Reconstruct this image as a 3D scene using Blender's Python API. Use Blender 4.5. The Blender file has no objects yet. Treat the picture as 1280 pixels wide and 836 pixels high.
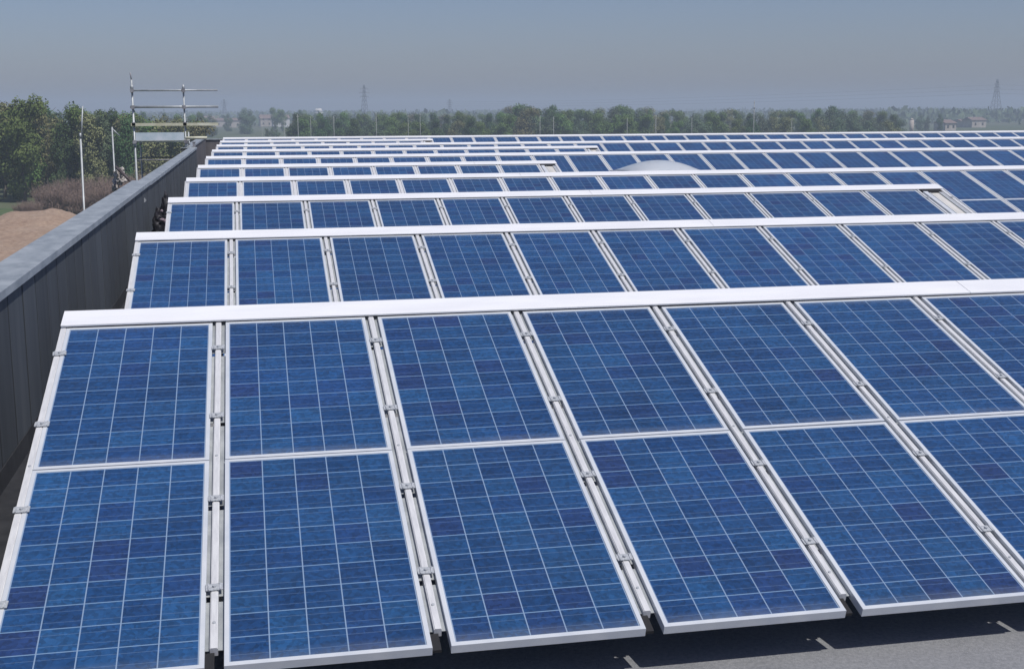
import bpy, bmesh, math, random
from mathutils import Matrix, Vector, noise
R = math.radians
rnd = random.Random(7)
scene = bpy.context.scene
C = scene.collection

# ------------------------------------------------------------------ camera
F, PITCH, ROLL, YAW = 1587.06, .17574, -.0045, .20199
cp, sp = math.cos(PITCH), math.sin(PITCH)
FW = Vector((math.sin(YAW)*cp, math.cos(YAW)*cp, -sp))
R0 = Vector((math.cos(YAW), -math.sin(YAW), 0)); U0 = R0.cross(FW)
cr, sr = math.cos(ROLL), math.sin(ROLL)
RT = R0*cr + U0*sr; UP = -R0*sr + U0*cr
cd = bpy.data.cameras.new('camera'); cam = bpy.data.objects.new('camera', cd); C.objects.link(cam)
cd.sensor_width = 36; cd.sensor_fit = 'HORIZONTAL'; cd.lens = F/1280*36
cd.clip_start = .1; cd.clip_end = 20000
cam.matrix_world = Matrix((( RT.x, UP.x, -FW.x, 0), (RT.y, UP.y, -FW.y, 0), (RT.z, UP.z, -FW.z, 0), (0, 0, 0, 1)))
scene.camera = cam

def ray(x, y): return FW + RT*((x-640)/F) + UP*((418-y)/F)
def at_depth(x, y, Y): d = ray(x, y); return d*(Y/d.y)
def proj(p): z = p.dot(FW); return 640+F*p.dot(RT)/z, 418-F*p.dot(UP)/z

# ------------------------------------------------------------------ light
SUN_EL, SUN_AZ = 60, 145
w = bpy.data.worlds.new('World'); scene.world = w; w.use_nodes = True
nt = w.node_tree; nt.nodes.clear()
sky = nt.nodes.new('ShaderNodeTexSky'); sky.sky_type = 'NISHITA'; sky.sun_disc = False
sky.sun_elevation = R(SUN_EL); sky.sun_rotation = R(SUN_AZ)
sky.air_density = 1.0; sky.dust_density = 1.0; sky.ozone_density = 8.0; sky.altitude = 0
bg = nt.nodes.new('ShaderNodeBackground'); bg.inputs[1].default_value = .075
out = nt.nodes.new('ShaderNodeOutputWorld')
tint = nt.nodes.new('ShaderNodeMix'); tint.data_type = 'RGBA'; tint.blend_type = 'MULTIPLY'; tint.inputs[0].default_value = 1
tint.inputs[7].default_value = (1.15, 1.02, 1.09, 1)
nt.links.new(sky.outputs[0], tint.inputs[6]); nt.links.new(tint.outputs[2], bg.inputs[0]); nt.links.new(bg.outputs[0], out.inputs[0])
sd = bpy.data.lights.new('sun', 'SUN'); sd.energy = 3.6; sd.angle = R(.5); sd.color = (1, .965, .91)
sun = bpy.data.objects.new('sun', sd); C.objects.link(sun)
S = Vector((math.sin(R(SUN_AZ))*math.cos(R(SUN_EL)), math.cos(R(SUN_AZ))*math.cos(R(SUN_EL)), math.sin(R(SUN_EL))))
sun.rotation_euler = S.to_track_quat('Z', 'Y').to_euler(); sun.location = (0, 0, 30)
vs = scene.view_settings; vs.view_transform = 'Standard'; vs.look = 'None'; vs.gamma = 1; vs.exposure = 0; vs.use_curve_mapping = False

# ------------------------------------------------------------------ materials
def mat(name, col, rough=.6, metal=0, build=None, **kw):
    m = bpy.data.materials.new(name); m.use_nodes = True
    b = m.node_tree.nodes['Principled BSDF']
    b.inputs['Base Color'].default_value = (*col, 1); b.inputs['Roughness'].default_value = rough
    b.inputs['Metallic'].default_value = metal
    for k, v in kw.items(): b.inputs[k.replace('_', ' ')].default_value = v
    if build: build(m.node_tree, b)
    return m
def N(t, typ, **kw):
    n = t.nodes.new(typ)
    for k, v in kw.items(): setattr(n, k, v)
    return n
def L(t, a, b): t.links.new(a, b)
def M(t, op, a, b=None, c=None):
    n = N(t, 'ShaderNodeMath', operation=op)
    for i, v in enumerate((a, b, c)):
        if v is None: continue
        if hasattr(v, 'links') or hasattr(v, 'is_linked'): L(t, v, n.inputs[i])
        else: n.inputs[i].default_value = v
    return n.outputs[0]
def mixc(t, fac, a, b, mode='MIX'):
    n = N(t, 'ShaderNodeMix', data_type='RGBA', blend_type=mode)
    if hasattr(fac, 'is_linked'): L(t, fac, n.inputs[0])
    else: n.inputs[0].default_value = fac
    for i, v in ((6, a), (7, b)):
        if hasattr(v, 'is_linked'): L(t, v, n.inputs[i])
        else: n.inputs[i].default_value = (*v, 1)
    return n.outputs[2]
def ramp(t, fac, stops):
    n = N(t, 'ShaderNodeValToRGB'); e = n.color_ramp.elements
    while len(e) < len(stops): e.new(.5)
    for i, (p, c) in enumerate(stops): e[i].position = p; e[i].color = (*c, 1) if len(c) == 3 else c
    L(t, fac, n.inputs[0]); return n.outputs[0]
def noisen(t, vec, scale, detail=4, rough=.55, out=0, dim='3D'):
    n = N(t, 'ShaderNodeTexNoise', noise_dimensions=dim); n.inputs['Scale'].default_value = scale
    n.inputs['Detail'].default_value = detail; n.inputs['Roughness'].default_value = rough
    if vec is not None: L(t, vec, n.inputs['Vector'])
    return n.outputs[out]
def mapping(t, vec, scale):
    n = N(t, 'ShaderNodeMapping'); n.inputs['Scale'].default_value = scale; L(t, vec, n.inputs['Vector']); return n.outputs[0]
def bump(t, b, h, strength=.3, dist=.01):
    n = N(t, 'ShaderNodeBump'); n.inputs['Strength'].default_value = strength; n.inputs['Distance'].default_value = dist
    L(t, h, n.inputs['Height']); L(t, n.outputs[0], b.inputs['Normal'])
def noisy(c1, c2, scale, sc=(1, 1, 1), bmp=0, coord='Object', detail=5, lo=.35, hi=.65, dist=.01):
    def f(t, b):
        tc = N(t, 'ShaderNodeTexCoord').outputs[coord]
        v = mapping(t, tc, sc)
        n = noisen(t, v, scale, detail)
        L(t, ramp(t, n, [(lo, c1), (hi, c2)]), b.inputs['Base Color'])
        if bmp: bump(t, b, noisen(t, v, scale*3, 6), bmp, dist)
    return f

CELL_W, CELL_H = .1726, .1588
def cell_build(t, b):
    tc = N(t, 'ShaderNodeTexCoord').outputs['Object']
    oi = N(t, 'ShaderNodeObjectInfo').outputs['Random']
    sx = N(t, 'ShaderNodeSeparateXYZ'); L(t, tc, sx.inputs[0])
    u = M(t, 'DIVIDE', M(t, 'ADD', sx.outputs[0], CELL_W*2.5), CELL_W)
    v = M(t, 'DIVIDE', M(t, 'ADD', sx.outputs[1], CELL_H*5), CELL_H)
    fu, fv = M(t, 'FRACT', u), M(t, 'FRACT', v)
    du = M(t, 'MULTIPLY', M(t, 'MINIMUM', fu, M(t, 'SUBTRACT', 1, fu)), CELL_W)
    dv = M(t, 'MULTIPLY', M(t, 'MINIMUM', fv, M(t, 'SUBTRACT', 1, fv)), CELL_H)
    lu = M(t, 'LESS_THAN', du, .0029); lv = M(t, 'LESS_THAN', dv, .0031)
    bb = M(t, 'MINIMUM', M(t, 'ABSOLUTE', M(t, 'SUBTRACT', fv, .27)), M(t, 'ABSOLUTE', M(t, 'SUBTRACT', fv, .73)))
    bb = M(t, 'LESS_THAN', bb, .0075)
    out_ = M(t, 'MAXIMUM', M(t, 'GREATER_THAN', M(t, 'ABSOLUTE', sx.outputs[0]), CELL_W*2.5), M(t, 'GREATER_THAN', M(t, 'ABSOLUTE', sx.outputs[1]), CELL_H*5))
    # per-cell tone
    cx = N(t, 'ShaderNodeCombineXYZ'); L(t, M(t, 'FLOOR', u), cx.inputs[0]); L(t, M(t, 'FLOOR', v), cx.inputs[1]); L(t, M(t, 'MULTIPLY', oi, 97.0), cx.inputs[2])
    wn = N(t, 'ShaderNodeTexWhiteNoise', noise_dimensions='3D'); L(t, cx.outputs[0], wn.inputs['Vector'])
    cell = ramp(t, wn.outputs[0], [(0, (.007, .042, .134)), (.3, (.009, .052, .155)), (.7, (.013, .069, .185)), (.93, (.010, .044, .148)), (1, (.013, .036, .125))])
    off = N(t, 'ShaderNodeVectorMath', operation='ADD'); L(t, tc, off.inputs[0])
    cz = N(t, 'ShaderNodeCombineXYZ'); L(t, M(t, 'MULTIPLY', oi, 31.0), cz.inputs[0]); L(t, M(t, 'MULTIPLY', oi, 53.0), cz.inputs[1]); L(t, M(t, 'MULTIPLY', oi, 17.0), cz.inputs[2])
    L(t, cz.outputs[0], off.inputs[1])
    grain = noisen(t, mapping(t, off.outputs[0], (20, 28, 1)), 1.0, 6, .65)
    g = N(t, 'ShaderNodeMapRange'); L(t, grain, g.inputs[0]); g.inputs[1].default_value = .3; g.inputs[2].default_value = .7; g.inputs[3].default_value = .86; g.inputs[4].default_value = 1.14
    vor = N(t, 'ShaderNodeTexVoronoi'); vor.inputs['Scale'].default_value = 55; L(t, off.outputs[0], vor.inputs['Vector'])
    g2 = N(t, 'ShaderNodeMapRange'); sv = N(t, 'ShaderNodeSeparateColor'); L(t, vor.outputs['Color'], sv.inputs[0]); L(t, sv.outputs[0], g2.inputs[0]); g2.inputs[3].default_value = .74; g2.inputs[4].default_value = 1.27
    big = noisen(t, off.outputs[0], 1.7, 3)
    g3 = N(t, 'ShaderNodeMapRange'); L(t, big, g3.inputs[0]); g3.inputs[1].default_value = .3; g3.inputs[2].default_value = .7; g3.inputs[3].default_value = .87; g3.inputs[4].default_value = 1.13
    k = M(t, 'MULTIPLY', M(t, 'MULTIPLY', g.outputs[0], g2.outputs[0]), g3.outputs[0])
    k = M(t, 'MULTIPLY', k, M(t, 'ADD', .88, M(t, 'MULTIPLY', oi, .24)))
    vm = N(t, 'ShaderNodeVectorMath', operation='SCALE'); L(t, cell, vm.inputs[0]); L(t, k, vm.inputs['Scale'])
    col = mixc(t, M(t, 'MULTIPLY', bb, .5), vm.outputs[0], (.17, .25, .40))
    col = mixc(t, lv, col, (.17, .27, .42))
    col = mixc(t, lu, col, (.22, .31, .45))
    col = mixc(t, out_, col, (.30, .37, .48))
    # thin dust film
    dust = noisen(t, mapping(t, off.outputs[0], (3, 6, 1)), 1.2, 6, .7)
    col = mixc(t, M(t, 'MULTIPLY', dust, .045), col, (.42, .44, .44))
    edge = N(t, 'ShaderNodeMapRange'); L(t, sx.outputs[1], edge.inputs[0]); edge.inputs[1].default_value = -.72; edge.inputs[2].default_value = -.797; edge.inputs[3].default_value = 0; edge.inputs[4].default_value = .30
    col = mixc(t, M(t, 'MULTIPLY', edge.outputs[0], dust), col, (.40, .41, .40))
    L(t, col, b.inputs['Base Color'])
M_cell = mat('blue_cells_under_glass', (.02, .07, .2), .38, 0, cell_build, Coat_Weight=1, Coat_Roughness=.1, Coat_IOR=1.5)
M_cell.node_tree.nodes['Principled BSDF'].inputs['Specular IOR Level'].default_value = .15
M_frame = mat('anodised_frame', (.72, .75, .78), .38, .15, noisy((.60, .63, .67), (.69, .71, .73), 6, bmp=.03))
M_cap = mat('white_sheet_metal', (.80, .80, .81), .42, 0, noisy((.76, .76, .78), (.83, .83, .835), 1.4, sc=(1, 5, 1), bmp=.04))
M_rail = mat('pale_rail', (.74, .74, .745), .42, .1, noisy((.60, .60, .61), (.71, .71, .71), 9, sc=(6, 1, 6), bmp=.03))
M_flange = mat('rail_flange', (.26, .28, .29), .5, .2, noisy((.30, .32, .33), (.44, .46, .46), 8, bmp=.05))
M_clamp = mat('galvanised_clamp', (.40, .42, .44), .5, .25, noisy((.36, .38, .40), (.58, .60, .62), 60, bmp=.1))
M_dark = mat('black_rubber', (.012, .012, .014), .7)
M_filler = mat('cream_sheet', (.60, .58, .54), .5, 0, noisy((.54, .52, .48), (.66, .64, .60), 3, sc=(3, .7, 3), bmp=.05))
M_roof = mat('grey_roof_membrane', (.24, .245, .26), .85, 0, None)
def roof_build(t, b):
    tc = N(t, 'ShaderNodeTexCoord').outputs['Object']
    a = noisen(t, tc, 1.3, 6, .65); c = noisen(t, tc, 45, 5, .7); v = N(t, 'ShaderNodeTexVoronoi'); v.inputs['Scale'].default_value = 130; L(t, tc, v.inputs['Vector'])
    col = ramp(t, a, [(.35, (.165, .17, .182)), (.65, (.235, .24, .25))])
    col = mixc(t, .4, col, ramp(t, c, [(.3, (.10, .105, .115)), (.7, (.37, .37, .38))]))
    L(t, col, b.inputs['Base Color']); bump(t, b, v.outputs[0], .5, .004)
roof_build(M_roof.node_tree, M_roof.node_tree.nodes['Principled BSDF'])
def wall_build(t, b):
    tc = N(t, 'ShaderNodeTexCoord').outputs['Object']
    oi = N(t, 'ShaderNodeObjectInfo').outputs['Random']
    a = noisen(t, mapping(t, tc, (1, .9, .25)), 2.2, 6, .6)
    st = noisen(t, mapping(t, tc, (1, 9, .35)), 1.5, 5, .6)
    col = ramp(t, a, [(.3, (.036, .043, .051)), (.7, (.060, .069, .078))])
    col = mixc(t, .45, col, ramp(t, st, [(.35, (.030, .035, .042)), (.7, (.078, .086, .094))]))
    ri = N(t, 'ShaderNodeNewGeometry').outputs['Random Per Island']
    sc_ = N(t, 'ShaderNodeVectorMath', operation='SCALE'); L(t, col, sc_.inputs[0]); L(t, M(t, 'ADD', .95, M(t, 'MULTIPLY', ri, .45)), sc_.inputs['Scale'])
    L(t, sc_.outputs[0], b.inputs['Base Color']); bump(t, b, noisen(t, tc, 30, 4), .15, .004)
M_wall = mat('dark_slate_cladding', (.05, .057, .066), .72, 0, wall_build)
M_foot_shade = mat('foot_shade_black', (.02, .021, .024), .8, 0, noisy((.014, .015, .018), (.030, .031, .035), 5, bmp=.3))  # near-black that paints the shaded roof strip along the parapet foot
M_coping = mat('grey_coping_sheet', (.27, .30, .335), .5, .25, noisy((.28, .31, .33), (.43, .46, .475), 3.0, sc=(2, 1, 2), bmp=.05))
M_wall2 = mat('brown_grey_cladding', (.12, .11, .115), .8, 0, noisy((.075, .072, .08), (.15, .135, .135), 2.5, sc=(1, 1, .3)))
M_steel = mat('galvanised_tube', (.50, .52, .53), .5, .3, noisy((.32, .34, .35), (.48, .50, .51), 4, bmp=.05))
M_steel_dull = mat('weathered_tube', (.30, .30, .31), .6, .3, noisy((.17, .16, .17), (.38, .38, .40), 3))
M_plank = mat('pale_scaffold_plank', (.58, .56, .42), .7, 0, noisy((.50, .48, .34), (.66, .65, .52), 3))
M_toe = mat('pale_blue_board', (.52, .60, .66), .6, 0, noisy((.44, .54, .60), (.66, .70, .76), 1.8))
M_dome = mat('milky_acrylic', (.8, .84, .88), .25, 0, noisy((.80, .84, .88), (.87, .89, .91), 2), Coat_Weight=.5)
M_wood = mat('brown_bark', (.10, .08, .06), .9, 0, noisy((.07, .055, .045), (.14, .115, .09), 4, sc=(1, 1, .3), bmp=.4))
M_twig = mat('bare_twigs', (.16, .115, .095), .9, 0, noisy((.17, .12, .10), (.27, .195, .155), .8))
def leaf_mat(name, a, c, d):
    def f(t, b):
        oi = N(t, 'ShaderNodeObjectInfo').outputs['Random']
        geo = N(t, 'ShaderNodeNewGeometry').outputs['Position']
        ri = N(t, 'ShaderNodeNewGeometry').outputs['Random Per Island']
        n = noisen(t, geo, .45, 4)
        col = ramp(t, n, [(.33, a), (.66, c)])
        col = mixc(t, M(t, 'MULTIPLY', ri, .55), col, d)
        hs = N(t, 'ShaderNodeHueSaturation'); L(t, col, hs.inputs['Color'])
        L(t, M(t, 'ADD', .475, M(t, 'MULTIPLY', oi, .05)), hs.inputs['Hue']); L(t, M(t, 'ADD', 1.15, M(t, 'MULTIPLY', oi, .6)), hs.inputs['Value'])
        hs.inputs['Saturation'].default_value = 1.08
        L(t, hs.outputs[0], b.inputs['Base Color'])
    return mat(name, c, .75, 0, f, Specular_IOR_Level=.2)
M_leafA = leaf_mat('mid_green_leaves', (.050, .082, .028), (.092, .145, .042), (.13, .17, .06))
M_leafB = leaf_mat('dark_green_leaves', (.026, .050, .022), (.050, .088, .034), (.08, .12, .045))
M_leafC = leaf_mat('olive_spring_leaves', (.088, .092, .042), (.14, .142, .065), (.17, .165, .09))
M_leafD = leaf_mat('bluish_green_leaves', (.050, .075, .045), (.084, .118, .066), (.11, .14, .08))

# ------------------------------------------------------------------ mesh helpers
def box(bm, x0, x1, y0, y1, z0, z1, mtx=None):
    vs_ = [bm.verts.new((x, y, z)) for z in (z0, z1) for y in (y0, y1) for x in (x0, x1)]
    for f in ((0, 2, 3, 1), (4, 5, 7, 6), (0, 1, 5, 4), (2, 6, 7, 3), (0, 4, 6, 2), (1, 3, 7, 5)):
        bm.faces.new([vs_[i] for i in f])
    if mtx is not None:
        for v in vs_: v.co = mtx @ v.co
    return vs_
def tube(bm, a, b, r, n=8, r2=None):
    a, b = Vector(a), Vector(b); d = b-a
    q = d.to_track_quat('Z', 'Y'); r2 = r if r2 is None else r2
    ra = [bm.verts.new(a + q @ Vector((r*math.cos(k*2*math.pi/n), r*math.sin(k*2*math.pi/n), 0))) for k in range(n)]
    rb = [bm.verts.new(b + q @ Vector((r2*math.cos(k*2*math.pi/n), r2*math.sin(k*2*math.pi/n), 0))) for k in range(n)]
    for k in range(n):
        f = bm.faces.new((ra[k], ra[(k+1) % n], rb[(k+1) % n], rb[k])); f.smooth = True
    bm.faces.new(ra[::-1]); bm.faces.new(rb)
def mesh(name, bm):
    me = bpy.data.meshes.new(name); bm.to_mesh(me); bm.free(); return me
def obj(name, me, m=None, parent=None, loc=(0, 0, 0), rot=(0, 0, 0), scale=None):
    if isinstance(me, bmesh.types.BMesh): me = mesh(name, me)
    if m is not None and not me.materials: me.materials.append(m)
    o = bpy.data.objects.new(name, me); C.objects.link(o)
    if parent: o.parent = parent
    o.location = loc; o.rotation_euler = rot
    if scale: o.scale = scale
    return o
def tag(o, label=None, cat=None, group=None, kind=None):
    if label: o['label'] = label
    if cat: o['category'] = cat
    if group: o['group'] = group
    if kind: o['kind'] = kind
    return o
def empty(name, loc=(0, 0, 0), rot=(0, 0, 0)):
    o = bpy.data.objects.new(name, None); C.objects.link(o); o.location = loc; o.rotation_euler = rot; o.empty_display_size = .2
    return o
ONES = 'first second third fourth fifth sixth seventh eighth ninth tenth eleventh twelfth thirteenth fourteenth fifteenth sixteenth seventeenth eighteenth nineteenth'.split()
TENS = {20: 'twenty', 30: 'thirty', 40: 'forty', 50: 'fifty', 60: 'sixty', 70: 'seventy', 80: 'eighty', 90: 'ninety'}
def nth(n):
    if n < 20: return ONES[n-1]
    t, u = n//10*10, n % 10
    if n >= 100: return 'hundred and ' + nth(n-100) if n > 100 else 'hundredth'
    return TENS[t]+'-'+ONES[u-1] if u else TENS[t][:-1]+'ieth'

# ------------------------------------------------------------------ ground, fields, mound
GZ = -11.2
bm = bmesh.new()
bmesh.ops.create_grid(bm, x_segments=8, y_segments=8, size=9000)
def ground_build(t, b):
    tc = N(t, 'ShaderNodeTexCoord').outputs['Object']
    vo = N(t, 'ShaderNodeTexVoronoi'); vo.inputs['Scale'].default_value = 1; L(t, mapping(t, tc, (.0035, .007, 1)), vo.inputs['Vector'])
    sv = N(t, 'ShaderNodeSeparateColor'); L(t, vo.outputs['Color'], sv.inputs[0])
    field = ramp(t, sv.outputs[0], [(0, (.045, .085, .032)), (.35, (.075, .115, .045)), (.6, (.13, .12, .075)), (.8, (.055, .095, .035)), (1, (.17, .14, .10))])
    n = noisen(t, tc, .06, 8, .65)
    col = mixc(t, .5, field, ramp(t, n, [(.35, (.05, .075, .03)), (.65, (.14, .135, .08))]))
    fine = noisen(t, tc, 1.5, 6, .7)
    col = mixc(t, .25, col, ramp(t, fine, [(.3, (.03, .045, .02)), (.7, (.15, .17, .08))]))
    L(t, col, b.inputs['Base Color'])
tag(obj('ground', bm, mat('field_ground', (.08, .1, .05), .95, 0, ground_build), loc=(0, 0, GZ)), kind='structure')

# green verge beyond the mound
bm = bmesh.new()
bmesh.ops.create_grid(bm, x_segments=40, y_segments=20, size=1)
for v in bm.verts:
    v.co.x = -45 + v.co.x*38; v.co.y = 148 + v.co.y*9
    v.co.z = GZ + .05 + .12*noise.noise(v.co*.3)
tag(obj('grass_verge', bm, mat('bright_grass', (.08, .14, .035), .95, 0, noisy((.05, .085, .028), (.09, .13, .045), .5))), kind='structure')

bm = bmesh.new()
nx, ny = 150, 150
grid = []
for j in range(ny+1):
    row = []
    for i in range(nx+1):
        x = -62 + 58*i/nx; y = 62 + 92*j/ny
        p = Vector((x, y, 0))
        e = min(1, (x+62)/6, (-4-x)/7, (y-62)/8, (139-y)/7)
        e = max(0, e); e = e*e*(3-2*e)
        crest = math.exp(-((y-129-2*math.sin(x*.2))/6)**2)
        h = .25 + .35*noise.noise(p*.06) + 1.2*crest*(.75+.9*noise.noise(Vector((x*.3, 3.3, 0)))) + .30*noise.noise(p*.25) + .16*noise.noise(p*.8) + .09*noise.noise(p*2.1)
        row.append(bm.verts.new((x, y, GZ + .02 + max(0, h)*e - (1-e)*.3)))
    grid.append(row)
for j in range(ny):
    for i in range(nx):
        f = bm.faces.new((grid[j][i], grid[j][i+1], grid[j+1][i+1], grid[j+1][i])); f.smooth = True
def sand_build(t, b):
    tc = N(t, 'ShaderNodeTexCoord').outputs['Object']
    n = noisen(t, tc, .22, 7, .65); n2 = noisen(t, tc, 2.2, 6, .7)
    col = ramp(t, n, [(.32, (.25, .155, .10)), (.5, (.33, .225, .155)), (.68, (.37, .275, .20))])
    col = mixc(t, .5, col, ramp(t, n2, [(.3, (.15, .095, .065)), (.7, (.50, .37, .27))]))
    L(t, col, b.inputs['Base Color']); bump(t, b, n2, .7, .15)
tag(obj('sand_mound', bm, mat('reddish_sand', (.33, .22, .15), .95, 0, sand_build)), kind='structure')

# ------------------------------------------------------------------ building
ROOF = -2.62
bm = bmesh.new(); box(bm, -2.35, 56, -12, 65.8, GZ-.2, ROOF-.35)
wh = empty('warehouse_building', (26, 27, GZ)); tag(wh, 'large flat roofed hall whose grey roof carries all the solar rows', 'building')
def wparent(o): o.parent = wh; o.matrix_parent_inverse = Matrix.Translation((-26, -27, -GZ)); return o
wparent(obj('outer_wall', bm, M_wall2))
bm = bmesh.new(); box(bm, -2.30, 55.9, -11.9, 65.7, ROOF-.35, ROOF); wparent(obj('roof_deck', bm, M_roof))

def parapet(name, x_in, x_out, y0, y1, top, label, capm=M_coping, wallm=M_wall, pan=.62, seam=.040):
    root = empty(name, (x_in-.1, (y0+y1)/2, ROOF)); tag(root, label, 'wall')
    inv = Matrix.Translation(-root.location)
    bm = bmesh.new()
    n = max(1, round((y1-y0)/pan)); st = (y1-y0)/n
    box(bm, x_out+.05, x_in-.065, y0, y1, ROOF-.3, top-.07)
    for k in range(n):
        j = rnd.uniform(-.003, .003)
        box(bm, x_in-.0655, x_in-.03+j, y0+k*st+seam/2, y0+(k+1)*st-seam/2, ROOF+.01, top-.072)
    o = obj('cladding', bm, wallm, root); o.matrix_parent_inverse = inv
    bm = bmesh.new()
    for k in range(1, n): box(bm, x_in-.0645, x_in-.034, y0+k*st-seam/2+.0005, y0+k*st+seam/2-.0005, ROOF+.01, top-.073)
    o = obj('sealant_joints', bm, M_dark, root); o.matrix_parent_inverse = inv
    bm = bmesh.new(); box(bm, x_in-.03, x_in+.62, y0, y1, ROOF+.001, ROOF+.006); box(bm, x_in-.029, x_in-.022, y0, y1, ROOF+.006, ROOF+.16)  # dark strip on the deck: shade at the wall foot put into colour
    o = obj('foot_shade_strip', bm, M_foot_shade, root); o.matrix_parent_inverse = inv
    bm = bmesh.new(); n = max(1, round((y1-y0)/3.0)); st = (y1-y0)/n
    for k in range(n):
        a, b_ = y0+k*st+.003, y0+(k+1)*st-.003
        # folded sheet: inner lip, top, outer lip
        prof = [(x_in, top-.066), (x_in, top-.006), (x_in-.006, top), (x_out+.006, top+.006), (x_out, top), (x_out, top-.08), (x_out+.004, top-.08), (x_out+.004, top-.01), (x_in-.006, top-.012), (x_in-.006, top-.066)]
        va = [bm.verts.new((p[0], a, p[1])) for p in prof]; vb = [bm.verts.new((p[0], b_, p[1])) for p in prof]
        for i in range(len(prof)):
            j = (i+1) % len(prof); bm.faces.new((va[i], va[j], vb[j], vb[i]))
        bm.faces.new(va); bm.faces.new(vb[::-1])
    bmesh.ops.recalc_face_normals(bm, faces=bm.faces)
    o = obj('coping', bm, capm, root); o.matrix_parent_inverse = inv
    return root
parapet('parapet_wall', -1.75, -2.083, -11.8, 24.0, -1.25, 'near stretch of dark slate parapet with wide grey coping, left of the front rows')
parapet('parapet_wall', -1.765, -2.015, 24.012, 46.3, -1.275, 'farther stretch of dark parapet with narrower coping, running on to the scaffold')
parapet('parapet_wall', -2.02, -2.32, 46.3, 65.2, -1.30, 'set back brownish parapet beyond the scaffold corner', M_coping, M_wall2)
# wall across the far end
root = empty('end_parapet', (26, 65.5, ROOF)); tag(root, 'low brownish parapet across the far end behind the last solar row', 'wall')
bm = bmesh.new(); box(bm, -2.3, 55.5, 65.35, 65.6, ROOF-.3, -1.45)
o = obj('cladding', bm, M_wall2, root); o.matrix_parent_inverse = Matrix.Translation(-root.location)
bm = bmesh.new()
for k in range(19): box(bm, -2.33+k*3.04, -2.33+(k+1)*3.04-.006, 65.3, 65.66, -1.448, -1.40)
o = obj('coping', bm, M_coping, root); o.matrix_parent_inverse = Matrix.Translation(-root.location)
# corner post
bm = bmesh.new(); box(bm, -.045, .045, -.045, .045, 0, 1.50); box(bm, -.06, .06, -.06, .06, 1.50, 1.53)
tag(obj('corner_post', bm, M_steel_dull, loc=(-1.87, 46.42, ROOF)), 'dull metal post at the corner where the dark parapet steps back', 'post')

# ------------------------------------------------------------------ solar rows
X0, H0, D1, SP, TILT, DH, SH = -1.2396, 1.2969, 8.6670, 5.4106, .30931, -.01332, .003366
VC, VE = .2236, 3.3888
MW, ML, MT = .914, 1.636, .045
RowN = {}
def row_matrix(r):
    o = Vector((X0+SH*SP*(r-1), D1+SP*(r-1), -H0-(r-1)*DH))
    return Matrix.Translation(o) @ Matrix.Rotation(TILT, 4, 'X')       # local: x along row, y up slope, z normal
# module meshes (local origin at the module's centre, top of frame at z=0)
def frame_mesh():
    bm = bmesh.new(); lip = .022; hw, hl = MW/2, ML/2; c = .0015
    def ring(x, y, z): return [bm.verts.new(p) for p in ((-x, -y, z), (x, -y, z), (x, y, z), (-x, y, z))]
    rs = [ring(hw-.03, hl-.03, -MT), ring(hw, hl, -MT), ring(hw, hl, -c), ring(hw-c, hl-c, 0), ring(hw-lip, hl-lip, 0), ring(hw-lip, hl-lip, -.006), ring(hw-.03, hl-.03, -.012)]
    for a, b in zip(rs, rs[1:]+rs[:1]):
        for k in range(4): bm.faces.new((a[k], a[(k+1) % 4], b[(k+1) % 4], b[k]))
    bmesh.ops.recalc_face_normals(bm, faces=bm.faces)
    return mesh('frame', bm)
def cells_mesh():
    bm = bmesh.new(); box(bm, -MW/2+.021, MW/2-.021, -ML/2+.021, ML/2-.021, -.0095, -.0035); return mesh('cell_panel', bm)
fme, cme = frame_mesh(), cells_mesh()
fme.materials.append(M_frame); cme.materials.append(M_cell)
rowname = ['front row'] + ['%s row from the front' % nth(r) for r in range(2, 11)]
ROWS = {1: 8, 2: 12, 3: 12, 4: 19, 5: 8, 6: 27, 7: 12, 8: 34, 9: 8, 10: 41}
STUB = {3, 5, 7, 9}
LOWER = {1: 0, 2: 0, 3: 0, 4: 12, 6: 8, 8: 12, 10: 8}
def in_view(p, mx=40): x, y = proj(p); return -mx < x < 1280+mx and -40 < y < 900
def module(r, i, course):
    mtx = row_matrix(r)
    cy = -(.226+ML/2) if course == 'upper' else -(1.873+ML/2)
    cx = i+.5 + (.004 if i else .006)
    corners = [mtx @ Vector((cx+a*MW/2, cy+b*ML/2, 0)) for a in (-1, 1) for b in (-1, 1)]
    if not any(in_view(c) for c in corners): return
    j = rnd.gauss
    m2 = mtx @ Matrix.Translation((cx+j(0, .0008), cy+j(0, .001), -.010)) @ Matrix.Rotation(j(0, .0012), 4, 'X') @ Matrix.Rotation(j(0, .0012), 4, 'Y')
    root = empty('solar_module'); root.matrix_world = m2
    e = 'leftmost' if i == 0 else nth(i+1)+' from the left'
    tag(root, 'blue solar module, %s, %s course, %s' % (e, course, rowname[r-1]), 'solar panel', 'solar modules in tilted rows')
    obj('frame', fme, None, root); obj('cell_panel', cme, None, root)
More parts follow.
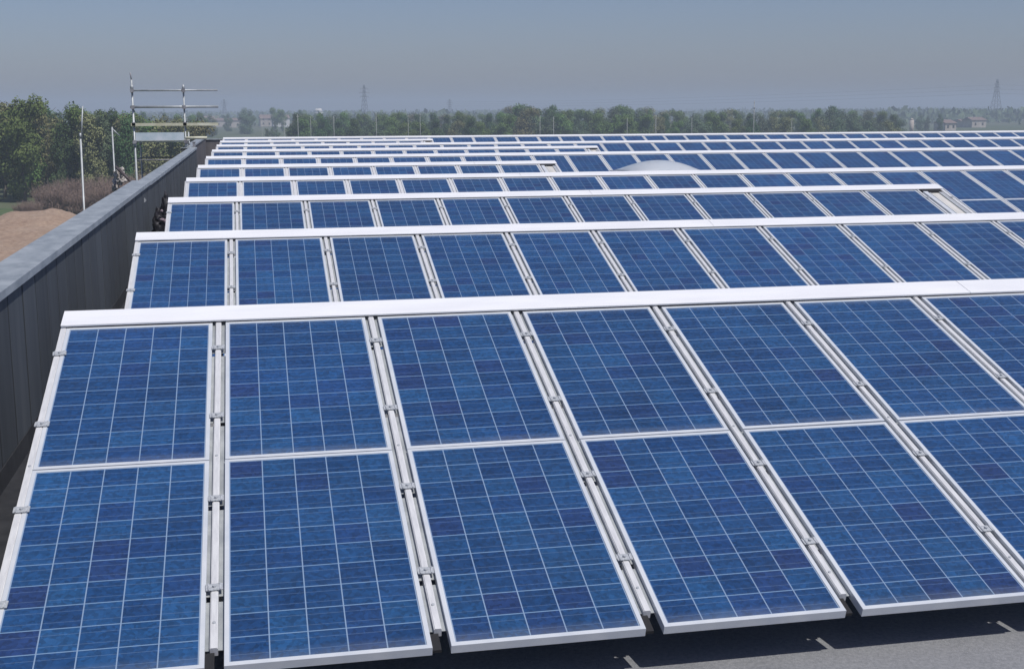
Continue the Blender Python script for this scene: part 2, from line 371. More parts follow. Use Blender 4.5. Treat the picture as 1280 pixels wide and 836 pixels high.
# rails
def rail_profile(y_top, y_end, clamps, w=.035):
    bm = bmesh.new()
    box(bm, -w/2, w/2, y_end, y_top, -.055, -.014)
    box(bm, -w/2+.004, w/2-.004, y_end, y_top, -.014, -.010)
    return bm
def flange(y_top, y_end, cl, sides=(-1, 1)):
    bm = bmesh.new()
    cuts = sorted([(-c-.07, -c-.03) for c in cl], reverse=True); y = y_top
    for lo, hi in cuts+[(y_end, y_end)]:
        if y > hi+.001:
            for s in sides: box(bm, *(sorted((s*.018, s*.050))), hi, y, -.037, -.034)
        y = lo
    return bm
CL = (.575, 1.415, 2.24, 2.975)
def clamp_bm():
    bm = bmesh.new()
    box(bm, -.040, .040, -.024, .024, -.0055, -.0015)
    for s in (-1, 1): box(bm, *(sorted((s*.024, s*.030))), -.024, .024, -.0015, .0030)
    bmesh.ops.create_cone(bm, cap_ends=True, segments=6, radius1=.009, radius2=.009, depth=.008, matrix=Matrix.Translation((0, 0, .004)))
    return bm
def screw_bm():
    bm = bmesh.new(); bmesh.ops.create_cone(bm, cap_ends=True, segments=10, radius1=.009, radius2=.007, depth=.006, matrix=Matrix.Translation((0, 0, 0))); return bm
prof = {k: mesh('rail_profile', rail_profile(-.05, -VE, CL)) for k in 'a'}['a']; prof.materials.append(M_rail)
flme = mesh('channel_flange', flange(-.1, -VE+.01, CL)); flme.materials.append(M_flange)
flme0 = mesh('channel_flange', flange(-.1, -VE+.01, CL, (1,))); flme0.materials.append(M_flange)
clme = mesh('clamp', clamp_bm()); clme.materials.append(M_clamp)
scme = mesh('screw', screw_bm()); scme.materials.append(M_clamp)
wide = bmesh.new(); box(wide, -.0175, .0175, -VE, -.05, -.05, -.010)
for s in (-1, 1): box(wide, *(sorted((s*.018, s*.041))), -VE+.01, -.1, -.030, -.027)
far_rail = mesh('rail_profile', wide); far_rail.materials.append(M_rail)
def leg_mesh(ytop):
    # vertical leg in the row frame's tilted coordinates, down to the roof
    bm = bmesh.new(); return bm
def rail(r, k, off=0.0, endk=None):
    mtx = row_matrix(r)
    x = k + (.032 if k == 0 else .002 + off)
    if k == 0: x = .030
    if endk: x = endk
    if not (in_view(mtx @ Vector((x, -.1, 0))) or in_view(mtx @ Vector((x, -VE, 0))) or in_view(mtx @ Vector((x, -1.8, 0)))): return
    root = empty('mounting_rail'); root.matrix_world = mtx @ Matrix.Translation((x, 0, 0))
    if endk: lab = 'white end rail outside the bare sheet of the %s' % rowname[r-1]
    elif k == 0: lab = 'white outer rail along the left edge of the %s' % rowname[r-1]
    else: lab = 'white rail between the %s and %s modules of the %s' % (nth(k), nth(k+1), rowname[r-1])
    if not endk and r in STUB and k == ROWS[r]: lab = 'white rail after the last module of the %s' % rowname[r-1]
    tag(root, lab, 'rail', 'rails running up between the modules')
    if r <= 3:
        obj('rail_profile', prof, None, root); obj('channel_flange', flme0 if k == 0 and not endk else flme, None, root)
        for c in CL: obj('clamp', clme, None, root, loc=(rnd.gauss(0, .001)+(.014 if k == 0 and not endk else 0), -c+rnd.gauss(0, .004), 0), rot=(0, 0, rnd.gauss(0, .03)))
        for c in (1.83, 3.22): obj('screw', scme, None, root, loc=(0, -c, -.008))
    else:
        obj('rail_profile', far_rail, None, root)
    if r == 1 and not endk:
        bm = bmesh.new(); box(bm, -.052 if k else -.015, .002, -VE-.112, -VE-.002, -.052, -.036)
        obj('end_stop_light_block', bm, M_dark, root)  # black end piece added off-centre to block sun and narrow the roof light patches
    if r <= 4 or k == 0:
        # supports: short front foot, tall rear leg, brace (built in world-vertical)
        inv = (mtx @ Matrix.Translation((x, 0, 0))).inverted()
        bm = bmesh.new()
        p1 = mtx @ Vector((x, -2.55, -.05)); p2 = mtx @ Vector((x, -.25, -.05))
        for p in (p1, p2): box(bm, p.x-.02, p.x+.02, p.y-.02, p.y+.02, ROOF, p.z-.004, inv)
        box(bm, p1.x-.021, p1.x+.021, p1.y-.1, p2.y+.1, ROOF, ROOF+.04, inv)
        obj('support_frame', bm, M_flange, root)
for r, n in ROWS.items():
    mtx = row_matrix(r)
    for i in range(n):
        module(r, i, 'upper')
        if r in LOWER and i >= LOWER[r]: module(r, i, 'lower')
    for k in range(n+1): rail(r, k)
    xe = n+.46 if r in STUB else n+2.0
    # ridge cap in lengths
    root = empty('ridge_cap'); root.matrix_world = mtx
    tag(root, 'long white sheet metal strip along the top edge of the %s' % rowname[r-1], 'flashing', 'white ridge caps of the solar rows')
    seg0, first = .0145, True
    while seg0 < xe:
        seg1 = min(seg0 + (6.43 if not first else 6.43), xe); first = False
        bm = bmesh.new()
        pr = [(-VC, -.001), (-VC, .009), (-VC+.003, .012), (-.004, .004), (0.006, -.001), (.012, -.16), (.008, -.16), (.002, -.006), (-.008, .0005), (-VC+.006, .008), (-VC+.004, -.001)]
        va = [bm.verts.new((seg0, *p)) for p in pr]; vb = [bm.verts.new((seg1-.004, *p)) for p in pr]
        for a in range(len(pr)):
            b_ = (a+1) % len(pr); bm.faces.new((va[a], va[b_], vb[b_], vb[a]))
        bm.faces.new(va); bm.faces.new(vb[::-1]); bmesh.ops.recalc_face_normals(bm, faces=bm.faces)
        if seg0 < .1 or r <= 4 or True:
            obj('cap_sheet', bm, M_cap, root, loc=(0, 0, rnd.uniform(0, .001)))
        seg0 = seg1
    if r in STUB:
        root = empty('filler_sheet'); root.matrix_world = mtx
        tag(root, 'bare cream sheet at the right end of the %s' % rowname[r-1], 'metal sheet', 'bare sheets at the ends of the short rows')
        bm = bmesh.new(); box(bm, n+.04, n+.42, -3.45, -.322, -.036, -.030); obj('sheet', bm, M_filler, root)
        bm = bmesh.new()
        box(bm, n+.045, n+.12, -3.45, -.322, -.030, .002); box(bm, n+.17, n+.18, -3.45, -.322, -.030, -.020)
        obj('folded_rib', bm, M_frame, root)
        bm = bmesh.new(); box(bm, n+.33, n+.395, -3.45, -.322, -.030, -.012); obj('side_flashing', bm, M_clamp, root)
        bm = bmesh.new(); box(bm, n+.05, n+.40, -.32, -.18, -.09, -.008); obj('dark_slot', bm, M_dark, root)
        rail(r, n+1, endk=n+.43)

# ------------------------------------------------------------------ skylight domes
def skylight(loc, hw, hl, kerb, rise, label):
    root = empty('skylight_dome', loc); tag(root, label, 'skylight', 'roof skylights')
    bm = bmesh.new()
    box(bm, -hw+.06, hw-.06, -hl+.06, hl-.06, 0, kerb); obj('kerb', bm, M_cap, root)
    bm = bmesh.new(); box(bm, -hw-.03, hw+.03, -hl-.03, hl+.03, kerb, kerb+.05); obj('rim', bm, M_cap, root)
    bm = bmesh.new(); n = 28; g = []
    for j in range(n+1):
        rr = []
        for i in range(n+1):
            a, b = 2*i/n-1, 2*j/n-1
            h = rise*((1-a*a)*(1-b*b))**.8
            rr.append(bm.verts.new((a*hw, b*hl, kerb+.05+h)))
        g.append(rr)
    for j in range(n):
        for i in range(n):
            f = bm.faces.new((g[j][i], g[j][i+1], g[j+1][i+1], g[j+1][i])); f.smooth = True
    bmesh.ops.solidify(bm, geom=bm.faces[:], thickness=-.006)
    obj('dome', bm, M_dome, root)
p = at_depth(824, 207, 29.2); skylight((p.x, 29.2, ROOF), .90, 1.0, 1.08, .27, 'large milky white skylight dome rising behind the fourth row')
p = at_depth(1240, 172, 51.5); skylight((p.x, 51.5, ROOF), .80, 1.0, 1.0, .25, 'small pale skylight dome near the far right end of the roof')

# ------------------------------------------------------------------ scaffold and tubes
sc = empty('scaffold_tower', (-3.1, 47.2, GZ)); tag(sc, 'galvanised tube scaffold with rails, plank and pale board standing at the parapet corner', 'scaffold')
scinv = Matrix.Translation(-sc.location)
def sobj(name, bm, m, lab=None):
    o = obj(name, bm, m, sc); o.matrix_parent_inverse = scinv
    if lab: o['label'] = lab
    return o
SY = 46.8
def P(x, y, Y=SY): return at_depth(x, y, Y)
XL, XR = P(167, 150).x, P(231, 150).x
def vert(x, Y, ztop, r=.032):
    bm = bmesh.new(); tube(bm, (x, Y, GZ), (x, Y, ztop), r)
    for z in [GZ+2*k for k in range(1, 7)]:
        if z < ztop: tube(bm, (x, Y, z-.06), (x, Y, z+.06), r*1.5)
    sobj('upright', bm, M_steel)
vert(XL, SY, P(167, 100).z, .036); vert(XR, SY, P(231, 106).z, .030)
bm = bmesh.new(); tube(bm, (XL, SY, P(167, 100).z), (XL-.03, SY, P(165, 91).z), .02); sobj('spigot', bm, M_steel_dull)
vert(XL, SY+2.4, P(176, 178, SY+2.4).z, .026); vert(XR, SY+2.4, P(245, 165, SY+2.4).z, .03)
for (ya, xa, xb, r_) in ((113.5, 163, 272, .030), (134, 163, 273, .042)):
    bm = bmesh.new(); a, b = P(xa, ya), P(xb, ya-.5); a.y = b.y = SY-.07; tube(bm, a, b, r_); sobj('guard_rail', bm, M_steel)
for X, ys in ((XL, (113.5, 134, 155, 177)), (XR, (113.5, 134, 155, 177))):
    for y in ys:
        bm = bmesh.new(); z = P(231, y).z; box(bm, X-.06, X+.06, SY-.12, SY+.05, z-.06, z+.06); sobj('coupler', bm, M_steel_dull)
bm = bmesh.new(); a, b = P(164, 156), P(273, 153.5); box(bm, a.x, b.x, SY-.12, SY-.07, b.z-.10, b.z); sobj('plank', bm, M_plank)
bm = bmesh.new(); a, b = P(170, 176), P(230, 164.5); box(bm, a.x, b.x, SY-.05, SY-.02, a.z, b.z-.03); sobj('toe_board', bm, M_toe)
bm = bmesh.new(); box(bm, XL, XR, SY, SY+2.4, P(170, 176.5).z-.05, P(170, 176.5).z); sobj('deck', bm, M_plank)
bm = bmesh.new(); a = P(248, 172.5); tube(bm, (XR, SY, a.z), (a.x+.3, SY, a.z), .05); sobj('ledger', bm, M_plank)
bm = bmesh.new(); z = P(200, 200).z; tube(bm, (XL, SY, z), (XR-.1, SY, z), .024); sobj('ledger', bm, M_steel_dull)
bm = bmesh.new(); tube(bm, (XL, SY+2.4, z), (XR, SY+2.4, z), .024); sobj('ledger', bm, M_steel_dull)
bm = bmesh.new()
for X in (XL, XR):
    for z in (P(200, 200).z, P(200, 178).z, P(200, 134).z): tube(bm, (X, SY, z), (X, SY+2.4, z), .022)
sobj('transom', bm, M_steel_dull)
bm = bmesh.new(); tube(bm, (XL, SY+.05, GZ+.3), (XR, SY+.05, P(200, 200).z), .022); sobj('brace', bm, M_steel_dull)

# tall tubes outside the near parapet
TY = 25.0
a = at_depth(99, 268, TY); b = at_depth(100.6, 170, TY); c_ = at_depth(103.3, 133, TY)
bm = bmesh.new(); tube(bm, (a.x-.03, TY, GZ), b, .019); tube(bm, b+Vector((0, 0, -.15)), c_, .013); tube(bm, b-Vector((0, 0, .05)), b+Vector((0, 0, .05)), .022)
tag(obj('tube_post', bm, M_steel), 'tall slightly bent pale tube rising in front of the wood on the left', 'post')
a = at_depth(142, 228, TY+.6); b = at_depth(140, 159, TY+.6)
root = empty('bracket_post', (a.x, TY+.6, GZ)); tag(root, 'shorter pale tube with a bent arm at its top beside the scaffold', 'post')
bm = bmesh.new(); tube(bm, (0, 0, 0), b-root.location, .015); obj('tube', bm, M_steel, root)
bm = bmesh.new(); q = b-root.location; tube(bm, q-Vector((0, 0, .03)), q+Vector((.13, 0, -.17)), .013); obj('arm', bm, M_steel, root)
# pale sack lashed to the post and a rusty bar
def lump(bm, c, sx, sy, sz, seed, n=3, amp=.3):
    res = bmesh.ops.create_icosphere(bm, subdivisions=n, radius=1)
    for v in res['verts']:
        d = 1 + amp*noise.noise(v.co*1.7+Vector((seed, 0, 0))) + amp*.5*noise.noise(v.co*4+Vector((0, seed, 0)))
        v.co = Vector((v.co.x*sx*d, v.co.y*sy*d, v.co.z*sz*d)) + Vector(c)
    for f in bm.faces: f.smooth = True
bm = bmesh.new()
for (x, y, sx, sz, sd_) in ((147, 219, .07, .09, 1), (151, 225, .08, .07, 5), (144, 232, .05, .11, 9), (152, 214, .05, .06, 3)):
    lump(bm, at_depth(x, y, TY+.4), sx, .06, sz, sd_, 4, .9)
tag(obj('cloth_bundle', bm, mat('pale_cloth', (.42, .39, .36), .9, 0, noisy((.20, .19, .18), (.55, .50, .46), 9, bmp=.4))), 'crumpled pale cloth bundle tied beside the short tube outside the parapet', 'cloth')
bm = bmesh.new(); tube(bm, at_depth(145, 209, TY+.3), at_depth(165, 228, TY-.3), .028)
tag(obj('steel_bar', bm, mat('rusty_dark_steel', (.07, .045, .045), .7, .2, noisy((.05, .03, .03), (.16, .14, .14), 6))), 'dark rusty bar leaning down onto the parapet coping beside the cloth bundle', 'bar')
# black bundle beside the third row
root = empty('tarp_bundle', (-1.50, 23.0, ROOF)); tag(root, 'black crumpled tarp bundle standing between the parapet and the third row', 'tarp')
bm = bmesh.new()
for (x, y, z, sx, sz, sd_) in ((-.03, 0, .38, .21, .42, 2), (.0, .02, .68, .15, .20, 6), (.04, 0, .92, .08, .20, 8), (.05, .02, 1.08, .035, .14, 4), (-.09, .02, .80, .07, .14, 12)):
    lump(bm, (x, y, z), sx, sx*.9, sz, sd_, 4, .35)
obj('tarp', bm, mat('black_tarp', (.010, .010, .014), .55, 0, noisy((.006, .006, .009), (.022, .020, .028), 7, bmp=.6)), root)
bm = bmesh.new(); lump(bm, (.05, -.16, .72), .055, .04, .04, 21); lump(bm, (-.02, -.15, .75), .04, .03, .025, 22); lump(bm, (-.02, -.12, .90), .022, .02, .025, 24)
obj('cloth_patch', bm, mat('dusty_pink_cloth', (.26, .20, .23), .9, 0, noisy((.18, .14, .17), (.34, .27, .30), 12)), root)
bm = bmesh.new(); box(bm, -.0, .012, -.05, .05, -.035, .035); box(bm, .012, .03, -.02, .02, -.015, .015)
q = at_depth(186.5, 240.5, 23.0*1.0); tag(obj('wall_bracket', bm, M_steel, loc=(-1.779, 22.6, -1.25-.26)), 'small pale bracket fixed high on the dark parapet above the black tarp bundle', 'bracket')

# ------------------------------------------------------------------ vegetation
def crown_mesh(seed, hh, rad, n, leaf, lobes=9, base=.25, tall=1.0):
    rg = random.Random(seed); bm = bmesh.new(); L_ = []
    for k in range(lobes):
        t = rg.uniform(base, .93); rr = rad*(1-.55*abs(t-.55)*1.6)*rg.uniform(.3, .75)
        a = rg.uniform(0, 6.28); s = rad*rg.uniform(.26, .5)*(1.1-.45*t)
        L_.append((Vector((rr*math.cos(a), rr*math.sin(a), t*hh)), s, s*rg.uniform(.7, 1.25)*tall))
    L_.append((Vector((0, 0, hh*.55)), rad*.5, hh*.3)); L_.append((Vector((0, 0, hh*.85)), rad*.33, hh*.15))
    tot = sum(l[1]**2 for l in L_)
    for c, s, sz in L_:
        for _ in range(int(n*s*s/tot)):
            d = Vector((rg.gauss(0, 1), rg.gauss(0, 1), rg.gauss(0, 1))).normalized()
            q = rg.random()**.4 * (1 + .3*noise.noise(d*2.2+Vector((seed, s*9, 0))))
            p = c + Vector((d.x*s*q, d.y*s*q, d.z*sz*q))
            nrm = (d + Vector((rg.gauss(0, .6), rg.gauss(0, .6), rg.gauss(.3, .6)))).normalized()
            t1 = nrm.orthogonal().normalized(); t1.rotate(Matrix.Rotation(rg.uniform(0, 6.28), 3, nrm)); t2 = nrm.cross(t1)
            l = leaf*rg.uniform(.5, 1.3)
            v = [bm.verts.new(p + t1*l*a + t2*l*b) for a, b in ((-.5, -.1), (-.05, -.45), (.5, .05), (.1, .4))]
            bm.faces.new(v)
    return mesh('crown', bm)
def trunk_mesh(seed, hh, r):
    rg = random.Random(seed); bm = bmesh.new()
    p = Vector((0, 0, -.2)); k = 6
    for i in range(k):
        q = Vector((rg.gauss(0, .12), rg.gauss(0, .12), hh*.85*(i+1)/k)); tube(bm, p, q, r*(1-i/k*.8), 7, r*(1-(i+1)/k*.8))
        if i > 0:
            for _ in range(3):
                a = rg.uniform(0, 6.28); l = hh*rg.uniform(.16, .3)*(1-.4*i/k)
                e = q+Vector((math.cos(a)*l*.8, math.sin(a)*l*.8, l*.7)); tube(bm, q, e, r*.35*(1-i/k*.6), 5, r*.08)
        p = q
    return mesh('trunk', bm)
H = 10.0
VAR = []
for s, (rad, n, leaf, mt, lb, bs, tl) in enumerate([(3.6, 8840, 0.27, M_leafA, 14, .05, 1), (3.0, 8840, 0.25, M_leafB, 13, .04, 1.2), (4.1, 8500, 0.28, M_leafC, 16, .05, 1), (2.3, 7140, 0.23, M_leafA, 12, .04, 1.5), (3.9, 8840, 0.27, M_leafD, 15, .05, 1), (2.9, 6120, 0.26, M_leafC, 12, .06, 1.3)]):
    cm = crown_mesh(s*13+5, H, rad, n, leaf, lb, bs, tl); cm.materials.append(mt)
    tm = trunk_mesh(s*7+1, H, .2); tm.materials.append(M_wood); VAR.append((cm, tm))
DESC = ['mid green', 'dark green', 'olive', 'slim green', 'bluish green', 'loose olive']
def make_trees(spots, where, group, cat='tree', name='tree'):
    spots.sort(key=lambda s: proj(Vector((s[0], s[1], 0)))[0])
    cnt = {}
    for (x, y, h, v, wd) in spots:
        cnt[v] = cnt.get(v, 0)+1
        root = empty(name, (x, y, GZ), (0, 0, rnd.uniform(0, 6.28)))
        k = h/(H*1.0); root.scale = (k*wd, k*wd, k)
        tag(root, '%s tree, %s of its colour from the left %s' % (DESC[v], nth(cnt[v]), where), cat, group)
        obj('trunk', VAR[v][1], None, root); obj('crown', VAR[v][0], None, root)
# near wood on the left (tops follow the photographed outline)
def top_y(px):
    pts = [(-60, 122), (0, 125), (20, 124), (52, 127), (62, 134), (78, 137), (95, 136), (120, 134), (150, 136), (165, 141), (200, 143), (240, 147), (262, 150)]
    for (a, b), (c, d) in zip(pts, pts[1:]):
        if a <= px <= c: return b+(d-b)*(px-a)/(c-a)
    return 150
sp_ = []
rg = random.Random(11)
px = -50
while px < 168:
    Y = rg.uniform(168, 182); q = at_depth(px, 200, Y)
    h = (at_depth(px, top_y(px), Y).z - GZ)*rg.uniform(.88, 1.04)
    v = rg.choice([0, 1, 0, 3, 2, 4, 5, 1]); sp_.append((q.x, Y, h, v, rg.uniform(.75, 1.0))); px += rg.uniform(9, 19)
px = -60
while px < 262:
    Y = rg.uniform(186, 215); q = at_depth(px, 200, Y)
    h = (at_depth(px, top_y(px), Y).z - GZ)*rg.uniform(.92, 1.03)
    sp_.append((q.x, Y, h, rg.choice([0, 1, 4, 3, 2]), rg.uniform(.8, 1.05))); px += rg.uniform(13, 24)
px = 165
while px < 250:
    Y = rg.uniform(176, 190); q = at_depth(px, 200, Y)
    h = (at_depth(px, top_y(px)+rg.uniform(3, 14), Y).z - GZ)
    sp_.append((q.x, Y, h, rg.choice([2, 5, 0, 2]), rg.uniform(.8, 1.05))); px += rg.uniform(11, 18)
make_trees(sp_, 'in the near wood', 'trees of the near wood left of the building')
# bare shrubs in front of the wood
def shrub_mesh(seed):
    rg = random.Random(seed); bm = bmesh.new()
    for _ in range(150):
        a = rg.uniform(0, 6.28); r0 = rg.random()**.5*1.1; p = Vector((r0*math.cos(a), r0*math.sin(a), -.1)); l = rg.uniform(2.0, 3.6)
        d = Vector((math.cos(a)*rg.uniform(0, .5), math.sin(a)*rg.uniform(0, .5), 1)).normalized()
        m_ = p+d*l*.5+Vector((rg.gauss(0, .1), rg.gauss(0, .1), 0)); e = p+d*l+Vector((rg.gauss(0, .3), rg.gauss(0, .3), 0))
        tube(bm, p, m_, .035, 3, .025); tube(bm, m_, e, .025, 3, .01)
        for _ in range(4):
            s_ = m_.lerp(e, rg.random()); tube(bm, s_, s_+Vector((rg.gauss(0, .35), rg.gauss(0, .35), rg.uniform(.1, .6))), .02, 3, .008)
    return mesh('twigs', bm)
shm = [shrub_mesh(k) for k in (1, 2, 3)]
for m_ in shm: m_.materials.append(M_twig)
sh = []
px = 24
while px < 215:
    low = px < 52
    Y = rg.uniform(139, 147) if low else rg.uniform(142, 162); q = at_depth(px, 230, Y)
    sh.append((px, q.x, Y, rg.uniform(.4, .6) if low else rg.uniform(.75, 1.2)*(1.0 if px > 100 else .8))); px += rg.uniform(4.5, 7.5)
for k, (px, x, Y, s_) in enumerate(sh):
    o = obj('bare_shrub', shm[k % 3], None, None, (x, Y, GZ), (0, 0, rg.uniform(0, 6.28)), (s_, s_, s_*rg.uniform(.8, 1.1)))
    tag(o, 'leafless brown shrub, %s from the left in front of the near wood' % nth(k+1), 'shrub', 'bare shrubs at the foot of the near wood')

# distant tree line behind the roof
def top2(px):
    pts = [(365, 142), (395, 139), (440, 139), (480, 140), (520, 141), (560, 140), (600, 142), (630, 137), (640, 131), (665, 129), (672, 134), (690, 131), (712, 135), (730, 138), (745, 134), (775, 132), (805, 132), (815, 137), (840, 139), (880, 137), (930, 137), (980, 139), (1005, 139), (1025, 135), (1042, 132), (1058, 136), (1100, 139), (1125, 143)]
    for (a, b), (c, d) in zip(pts, pts[1:]):
        if a <= px <= c: return b+(d-b)*(px-a)/(c-a)
    return 144
sp_ = []
px = 372
while px < 1128:
    Y = rg.uniform(330, 400); q = at_depth(px, 160, Y)
    h = (at_depth(px, top2(px)+1, Y).z - GZ)*rg.uniform(.93, 1.03)
    sp_.append((q.x, Y, h, rg.choice([0, 1, 4, 4, 1, 0, 3]), rg.uniform(.85, 1.2))); px += rg.uniform(11, 20)
px = 380
while px < 1120:
    Y = rg.uniform(300, 330); q = at_depth(px, 160, Y)
    h = (at_depth(px, top2(px)+rg.uniform(5, 14), Y).z - GZ)
    sp_.append((q.x, Y, h, rg.choice([2, 1, 0, 4, 0]), rg.uniform(.9, 1.3))); px += rg.uniform(14, 30)
px = 375
while px < 1125:
    Y = rg.uniform(410, 470); q = at_depth(px, 160, Y)
    h = (at_depth(px, top2(px)+rg.uniform(-1, 4), Y).z - GZ)
    sp_.append((q.x, Y, h, rg.choice([0, 4, 4, 2]), rg.uniform(1.1, 1.6))); px += rg.uniform(14, 24)
for px, ty, Y, v, wd in ((655, 129, 345, 4, 1.1), (690, 131, 352, 1, 1.0), (1042, 132, 360, 1, 1.0)):
    sp_.append((at_depth(px, 160, Y).x, Y, at_depth(px, ty, Y).z-GZ, v, wd))
make_trees(sp_, 'in the distant tree line', 'trees of the distant line behind the roof')
# scattered farther trees
sp_ = []
for px, ty, Y in ((305, 134, 620), (312, 136, 640), (342, 135, 700), (352, 137, 690), (240, 144, 480), (252, 141, 520), (262, 142, 560), (180, 139, 500), (205, 141, 520), (222, 143, 540), (285, 141, 700), (1152, 143, 560), (1160, 144, 540), (1176, 142, 520), (1148, 146, 600), (1192, 146, 800), (1235, 146, 800), (1262, 147, 760), (1275, 148, 700), (340, 160, 470), (334, 161, 480), (346, 161, 465), (376, 137, 640), (1215, 145, 900), (1285, 146, 820)):
    p = at_depth(px, ty, Y); sp_.append((p.x, Y, p.z-GZ, rg.choice([0, 1, 4]), rg.uniform(.8, 1.1)))
make_trees(sp_, 'out in the open fields', 'scattered trees in the far fields')
# far woods fading into the haze: one mass nobody can count
bm = bmesh.new()
for _ in range(330):
    ang = rg.uniform(-.32, .72); D = rg.choice([rg.uniform(900, 1500), rg.uniform(1500, 3200)])
    if D < 1500 and -.04 < ang < .5 and rg.random() < .5: continue
    cx, cy = D*math.sin(ang), D*math.cos(ang); ln = rg.uniform(40, 160); hh = rg.uniform(7, 12)
    for _ in range(int(ln*1.4)):
        p = Vector((cx+rg.uniform(-ln, ln)/2, cy+rg.gauss(0, 8), GZ+rg.random()**.7*hh*(.75+.4*noise.noise(Vector((cx+_*.1, 0, 0))))))
        l = rg.uniform(1.8, 4.2); a = rg.uniform(0, 3.14); t1 = Vector((math.cos(a), math.sin(a)*.6, rg.gauss(0, .3))); t2 = Vector((rg.gauss(0, .4), rg.gauss(0, .4), 1))
        bm.faces.new([bm.verts.new(p+t1*l*i+t2*l*j) for i, j in ((-.5, -.3), (.4, -.5), (.5, .3), (-.2, .5))])
tag(obj('far_woods', bm, M_leafD), 'hazy far woods and hedges along the horizon', 'woods', kind='stuff')

# ------------------------------------------------------------------ far buildings, pylons, poles
M_plaster = mat('pale_plaster', (.48, .42, .36), .9, 0, noisy((.42, .36, .31), (.55, .49, .43), .6))
M_plasterw = mat('white_plaster', (.72, .70, .66), .9, 0, noisy((.66, .64, .60), (.76, .74, .7), .6))
M_tiles = mat('terracotta_tiles', (.24, .15, .12), .9, 0, noisy((.19, .135, .115), (.26, .19, .165), .8, sc=(1, 6, 1)))
M_win = mat('dark_window_glass', (.03, .035, .04), .2)
def house(px, base_w, hgt, Y, wallm, label, roofh=1.8, dep=9, rot=.1):
    p = at_depth(px, 160, Y); root = empty('farm_house', (p.x, Y, GZ), (0, 0, rot)); tag(root, label, 'house', 'far houses in the fields')
    bm = bmesh.new(); hw = base_w/2; box(bm, -hw, hw, -dep/2, dep/2, 0, hgt); obj('wall', bm, wallm, root)
    bm = bmesh.new(); e = .5
    v = [bm.verts.new(q) for q in ((-hw-e, -dep/2-e, hgt+.002), (hw+e, -dep/2-e, hgt+.002), (hw+e, dep/2+e, hgt+.002), (-hw-e, dep/2+e, hgt+.002), (-hw-e*.2, 0, hgt+roofh), (hw+e*.2, 0, hgt+roofh))]
    for f in ((0, 1, 5, 4), (2, 3, 4, 5), (1, 2, 5), (3, 0, 4), (3, 2, 1, 0)): bm.faces.new([v[i] for i in f])
    obj('roof', bm, M_tiles, root)
    n = max(2, int(base_w/4))
    for k in range(n):
        for z in ((1.2, 4.2) if hgt > 5 else (1.2,)):
            bm = bmesh.new(); x = -hw+base_w*(k+.5)/n; box(bm, x-.5, x+.5, -dep/2-.05, -dep/2+.1, z, z+1.4); obj('window', bm, M_win, root)
house(277, 18, 4.2, 900, M_plaster, 'long pale farm building just right of the scaffold', 1.6)
house(292, 9, 4.6, 850, M_plaster, 'small pale house between the scaffold and a round tree', 1.5)
house(336, 12, 5.4, 900, M_plaster, 'red roofed house left of a white walled one', 2.6)
house(351, 11, 5.6, 880, M_plasterw, 'white walled house with red roof left of the tree line', 2.2)
house(262, 13, 4.6, 980, M_plaster, 'far reddish roofed house seen through the scaffold rails', 2.4)
house(1181, 6, 3.6, 560, M_plaster, 'pale house beside a dark tree at the right end of the tree line', 1.6)
house(1217, 9, 4.0, 640, M_plaster, 'peach coloured farmhouse left of the tall pylon', 1.6)
house(1203, 7, 3.2, 650, M_plaster, 'low outbuilding left of the peach farmhouse', 1.2)
house(1268, 16, 1.6, 420, M_plaster, 'low long shed with reddish roof at the right edge of the fields', .9)
house(612, 9, 3.6, 318, M_plasterw, 'small pale hut in the middle of the distant tree line', 1.0)
# concrete tower near the right of the tree line
p = at_depth(1140, 148, 480); bm = bmesh.new(); tube(bm, (0, 0, 0), (0, 0, p.z-GZ-.8), .85, 20); tube(bm, (0, 0, p.z-GZ-.8), (0, 0, p.z-GZ), .85, 20, .3)
tag(obj('silo', bm, M_plaster, loc=(p.x, 480, GZ)), 'narrow pale silo at the right end of the distant tree line', 'silo')
p = at_depth(398, 136, 1100); bm = bmesh.new(); tube(bm, (0, 0, 0), (0, 0, p.z-GZ-6), 1.2, 14); tube(bm, (0, 0, p.z-GZ-6), (0, 0, p.z-GZ-3), 1.2, 14, 4); tube(bm, (0, 0, p.z-GZ-3), (0, 0, p.z-GZ), 4, 14, 2.5)
tag(obj('water_tower', bm, M_plasterw, loc=(p.x, 1100, GZ)), 'white water tower poking over the left end of the tree line', 'tower')
M_pyl = mat('grey_lattice_steel', (.16, .17, .18), .7, .2, noisy((.12, .13, .14), (.2, .21, .22), .5))
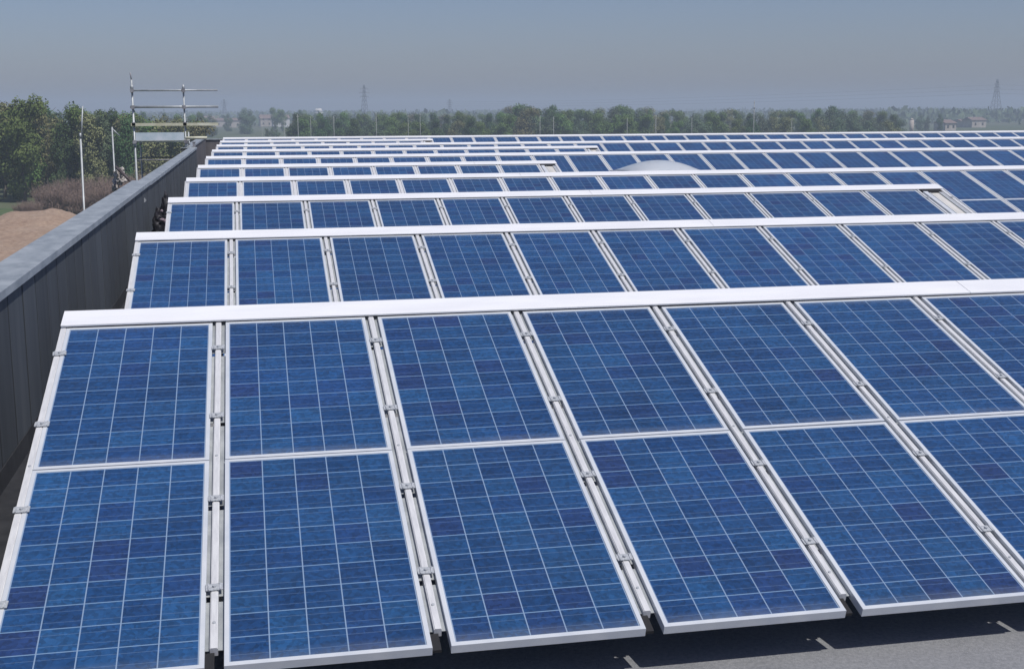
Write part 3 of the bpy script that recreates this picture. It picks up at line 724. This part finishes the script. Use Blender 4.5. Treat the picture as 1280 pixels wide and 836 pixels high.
def pylon(px, ty, Y, label, bw=6.0, thick=.14):
    p = at_depth(px, ty, Y); h = p.z-GZ; root = empty('pylon', (p.x, Y, GZ), (0, 0, .5)); tag(root, label, 'pylon', 'power pylons on the plain')
    bm = bmesh.new(); n = 9
    def wd(z): return bw/2*max(0, 1-z/h)**1.3+.45
    lv = [h*k/n for k in range(n+1)]
    for a, b in zip(lv, lv[1:]):
        ca = [Vector((sx*wd(a), sy*wd(a), a)) for sx, sy in ((-1, -1), (1, -1), (1, 1), (-1, 1))]; cb = [Vector((sx*wd(b), sy*wd(b), b)) for sx, sy in ((-1, -1), (1, -1), (1, 1), (-1, 1))]
        for k in range(4):
            tube(bm, ca[k], cb[k], thick, 4); tube(bm, ca[k], cb[(k+1) % 4], thick*.6, 3); tube(bm, ca[(k+1) % 4], cb[k], thick*.6, 3)
    obj('lattice_tower', bm, M_pyl, root)
    arms = []
    for z, l in ((h*.70, 3.8), (h*.80, 4.6), (h*.90, 3.6)):
        bm = bmesh.new()
        for s in (-1, 1): tube(bm, (0, 0, z+.6), (s*l, 0, z), thick*.8, 4); tube(bm, (0, 0, z-.3), (s*l, 0, z), thick*.7, 4); tube(bm, (s*l, 0, z), (s*l, 0, z-1.2), thick*.6, 4)
        obj('cross_arm', bm, M_pyl, root)
        for s in (-1, 1): arms.append(Vector((p.x+s*l*math.cos(.5), Y+s*l*math.sin(.5), GZ+z-1.2)))
    return arms
A1 = pylon(1247, 99, 880, 'tallest lattice pylon rising near the right edge of the picture', 8.0, .14)
A2 = pylon(455, 106, 1000, 'lattice pylon above the left part of the distant tree line', 5, .13)
A3 = pylon(562, 124, 1500, 'small far pylon left of the tall tree clump', 5, .2)
A4 = pylon(280, 124, 1500, 'faint far pylon right of the scaffold rails', 5, .2)
A5 = [a+Vector((340, -380, 2)) for a in A1]
for k, (S_, E_, nm) in enumerate([(A3, A1, 'between the far pylon and the tallest pylon'), (A1, A5, 'running right from the tallest pylon out of view')]):
    root = empty('power_line', S_[0]); tag(root, 'faint sagging wires '+nm, 'power line', 'overhead wires')
    for a, b in zip(S_, E_):
        bm = bmesh.new(); prev = None
        for i in range(25):
            t_ = i/24; q = a.lerp(b, t_)-Vector((0, 0, 4*t_*(1-t_)*(3.0 if k == 0 else 6))) - S_[0]
            if prev is not None: tube(bm, prev, q, .03, 3)
            prev = q
        obj('wire', bm, M_pyl, root)
# slim poles standing before the distant trees
M_pole = mat('pale_concrete_pole', (.44, .44, .42), .85, 0, noisy((.26, .27, .26), (.36, .37, .36), .6))
for k, (px, ty, r_) in enumerate(((372, 143, .10), (388, 146, .07), (417, 145, .09), (470, 141, .09), (510, 144, .08), (525, 142, .08), (675, 145, .10), (692, 146, .10), (784, 148, .10), (820, 144, .11), (865, 147, .09), (943, 126, .13), (990, 147, .08), (355, 148, .07), (327, 146, .07))):
    Y = 250+rg.uniform(-8, 8); p = at_depth(px, ty, Y)
    bm = bmesh.new(); tube(bm, (0, 0, 0), (0, 0, p.z-GZ), r_*.8, 8, r_*.5)
    box(bm, -.45, .45, -.04, .04, p.z-GZ-.5, p.z-GZ-.42)
    if px == 943: box(bm, -1.3, 1.3, -.06, .06, p.z-GZ-1.6, p.z-GZ-1.45)
    o = obj('utility_pole', bm, M_pole, loc=(p.x, Y, GZ), rot=(0, 0, rg.uniform(.9, 1.6)))
    o['_px'] = px
poles = sorted([o for o in C.objects if o.name.startswith('utility_pole')], key=lambda o: o['_px'])
for k, o in enumerate(poles):
    lab = 'tallest pale pole standing above the right part of the tree line' if o['_px'] == 943 else 'slim pale pole, %s from the left along the distant trees' % nth(k+1)
    tag(o, lab, 'pole', 'poles in front of the distant trees'); del o['_px']

# ------------------------------------------------------------------ air
bm = bmesh.new(); box(bm, -2600, 3600, -60, 3600, GZ-1.2, 26)
hm = bpy.data.materials.new('haze_air'); hm.use_nodes = True; t = hm.node_tree; t.nodes.clear()
pv = N(t, 'ShaderNodeVolumePrincipled'); pv.inputs['Density'].default_value = .0008; pv.inputs['Color'].default_value = (.76, .88, 1, 1); pv.inputs['Anisotropy'].default_value = 0
mo = N(t, 'ShaderNodeOutputMaterial'); L(t, pv.outputs[0], mo.inputs['Volume'])
tag(obj('haze', bm, hm), 'pale blue haze over the plain', 'haze', kind='stuff')
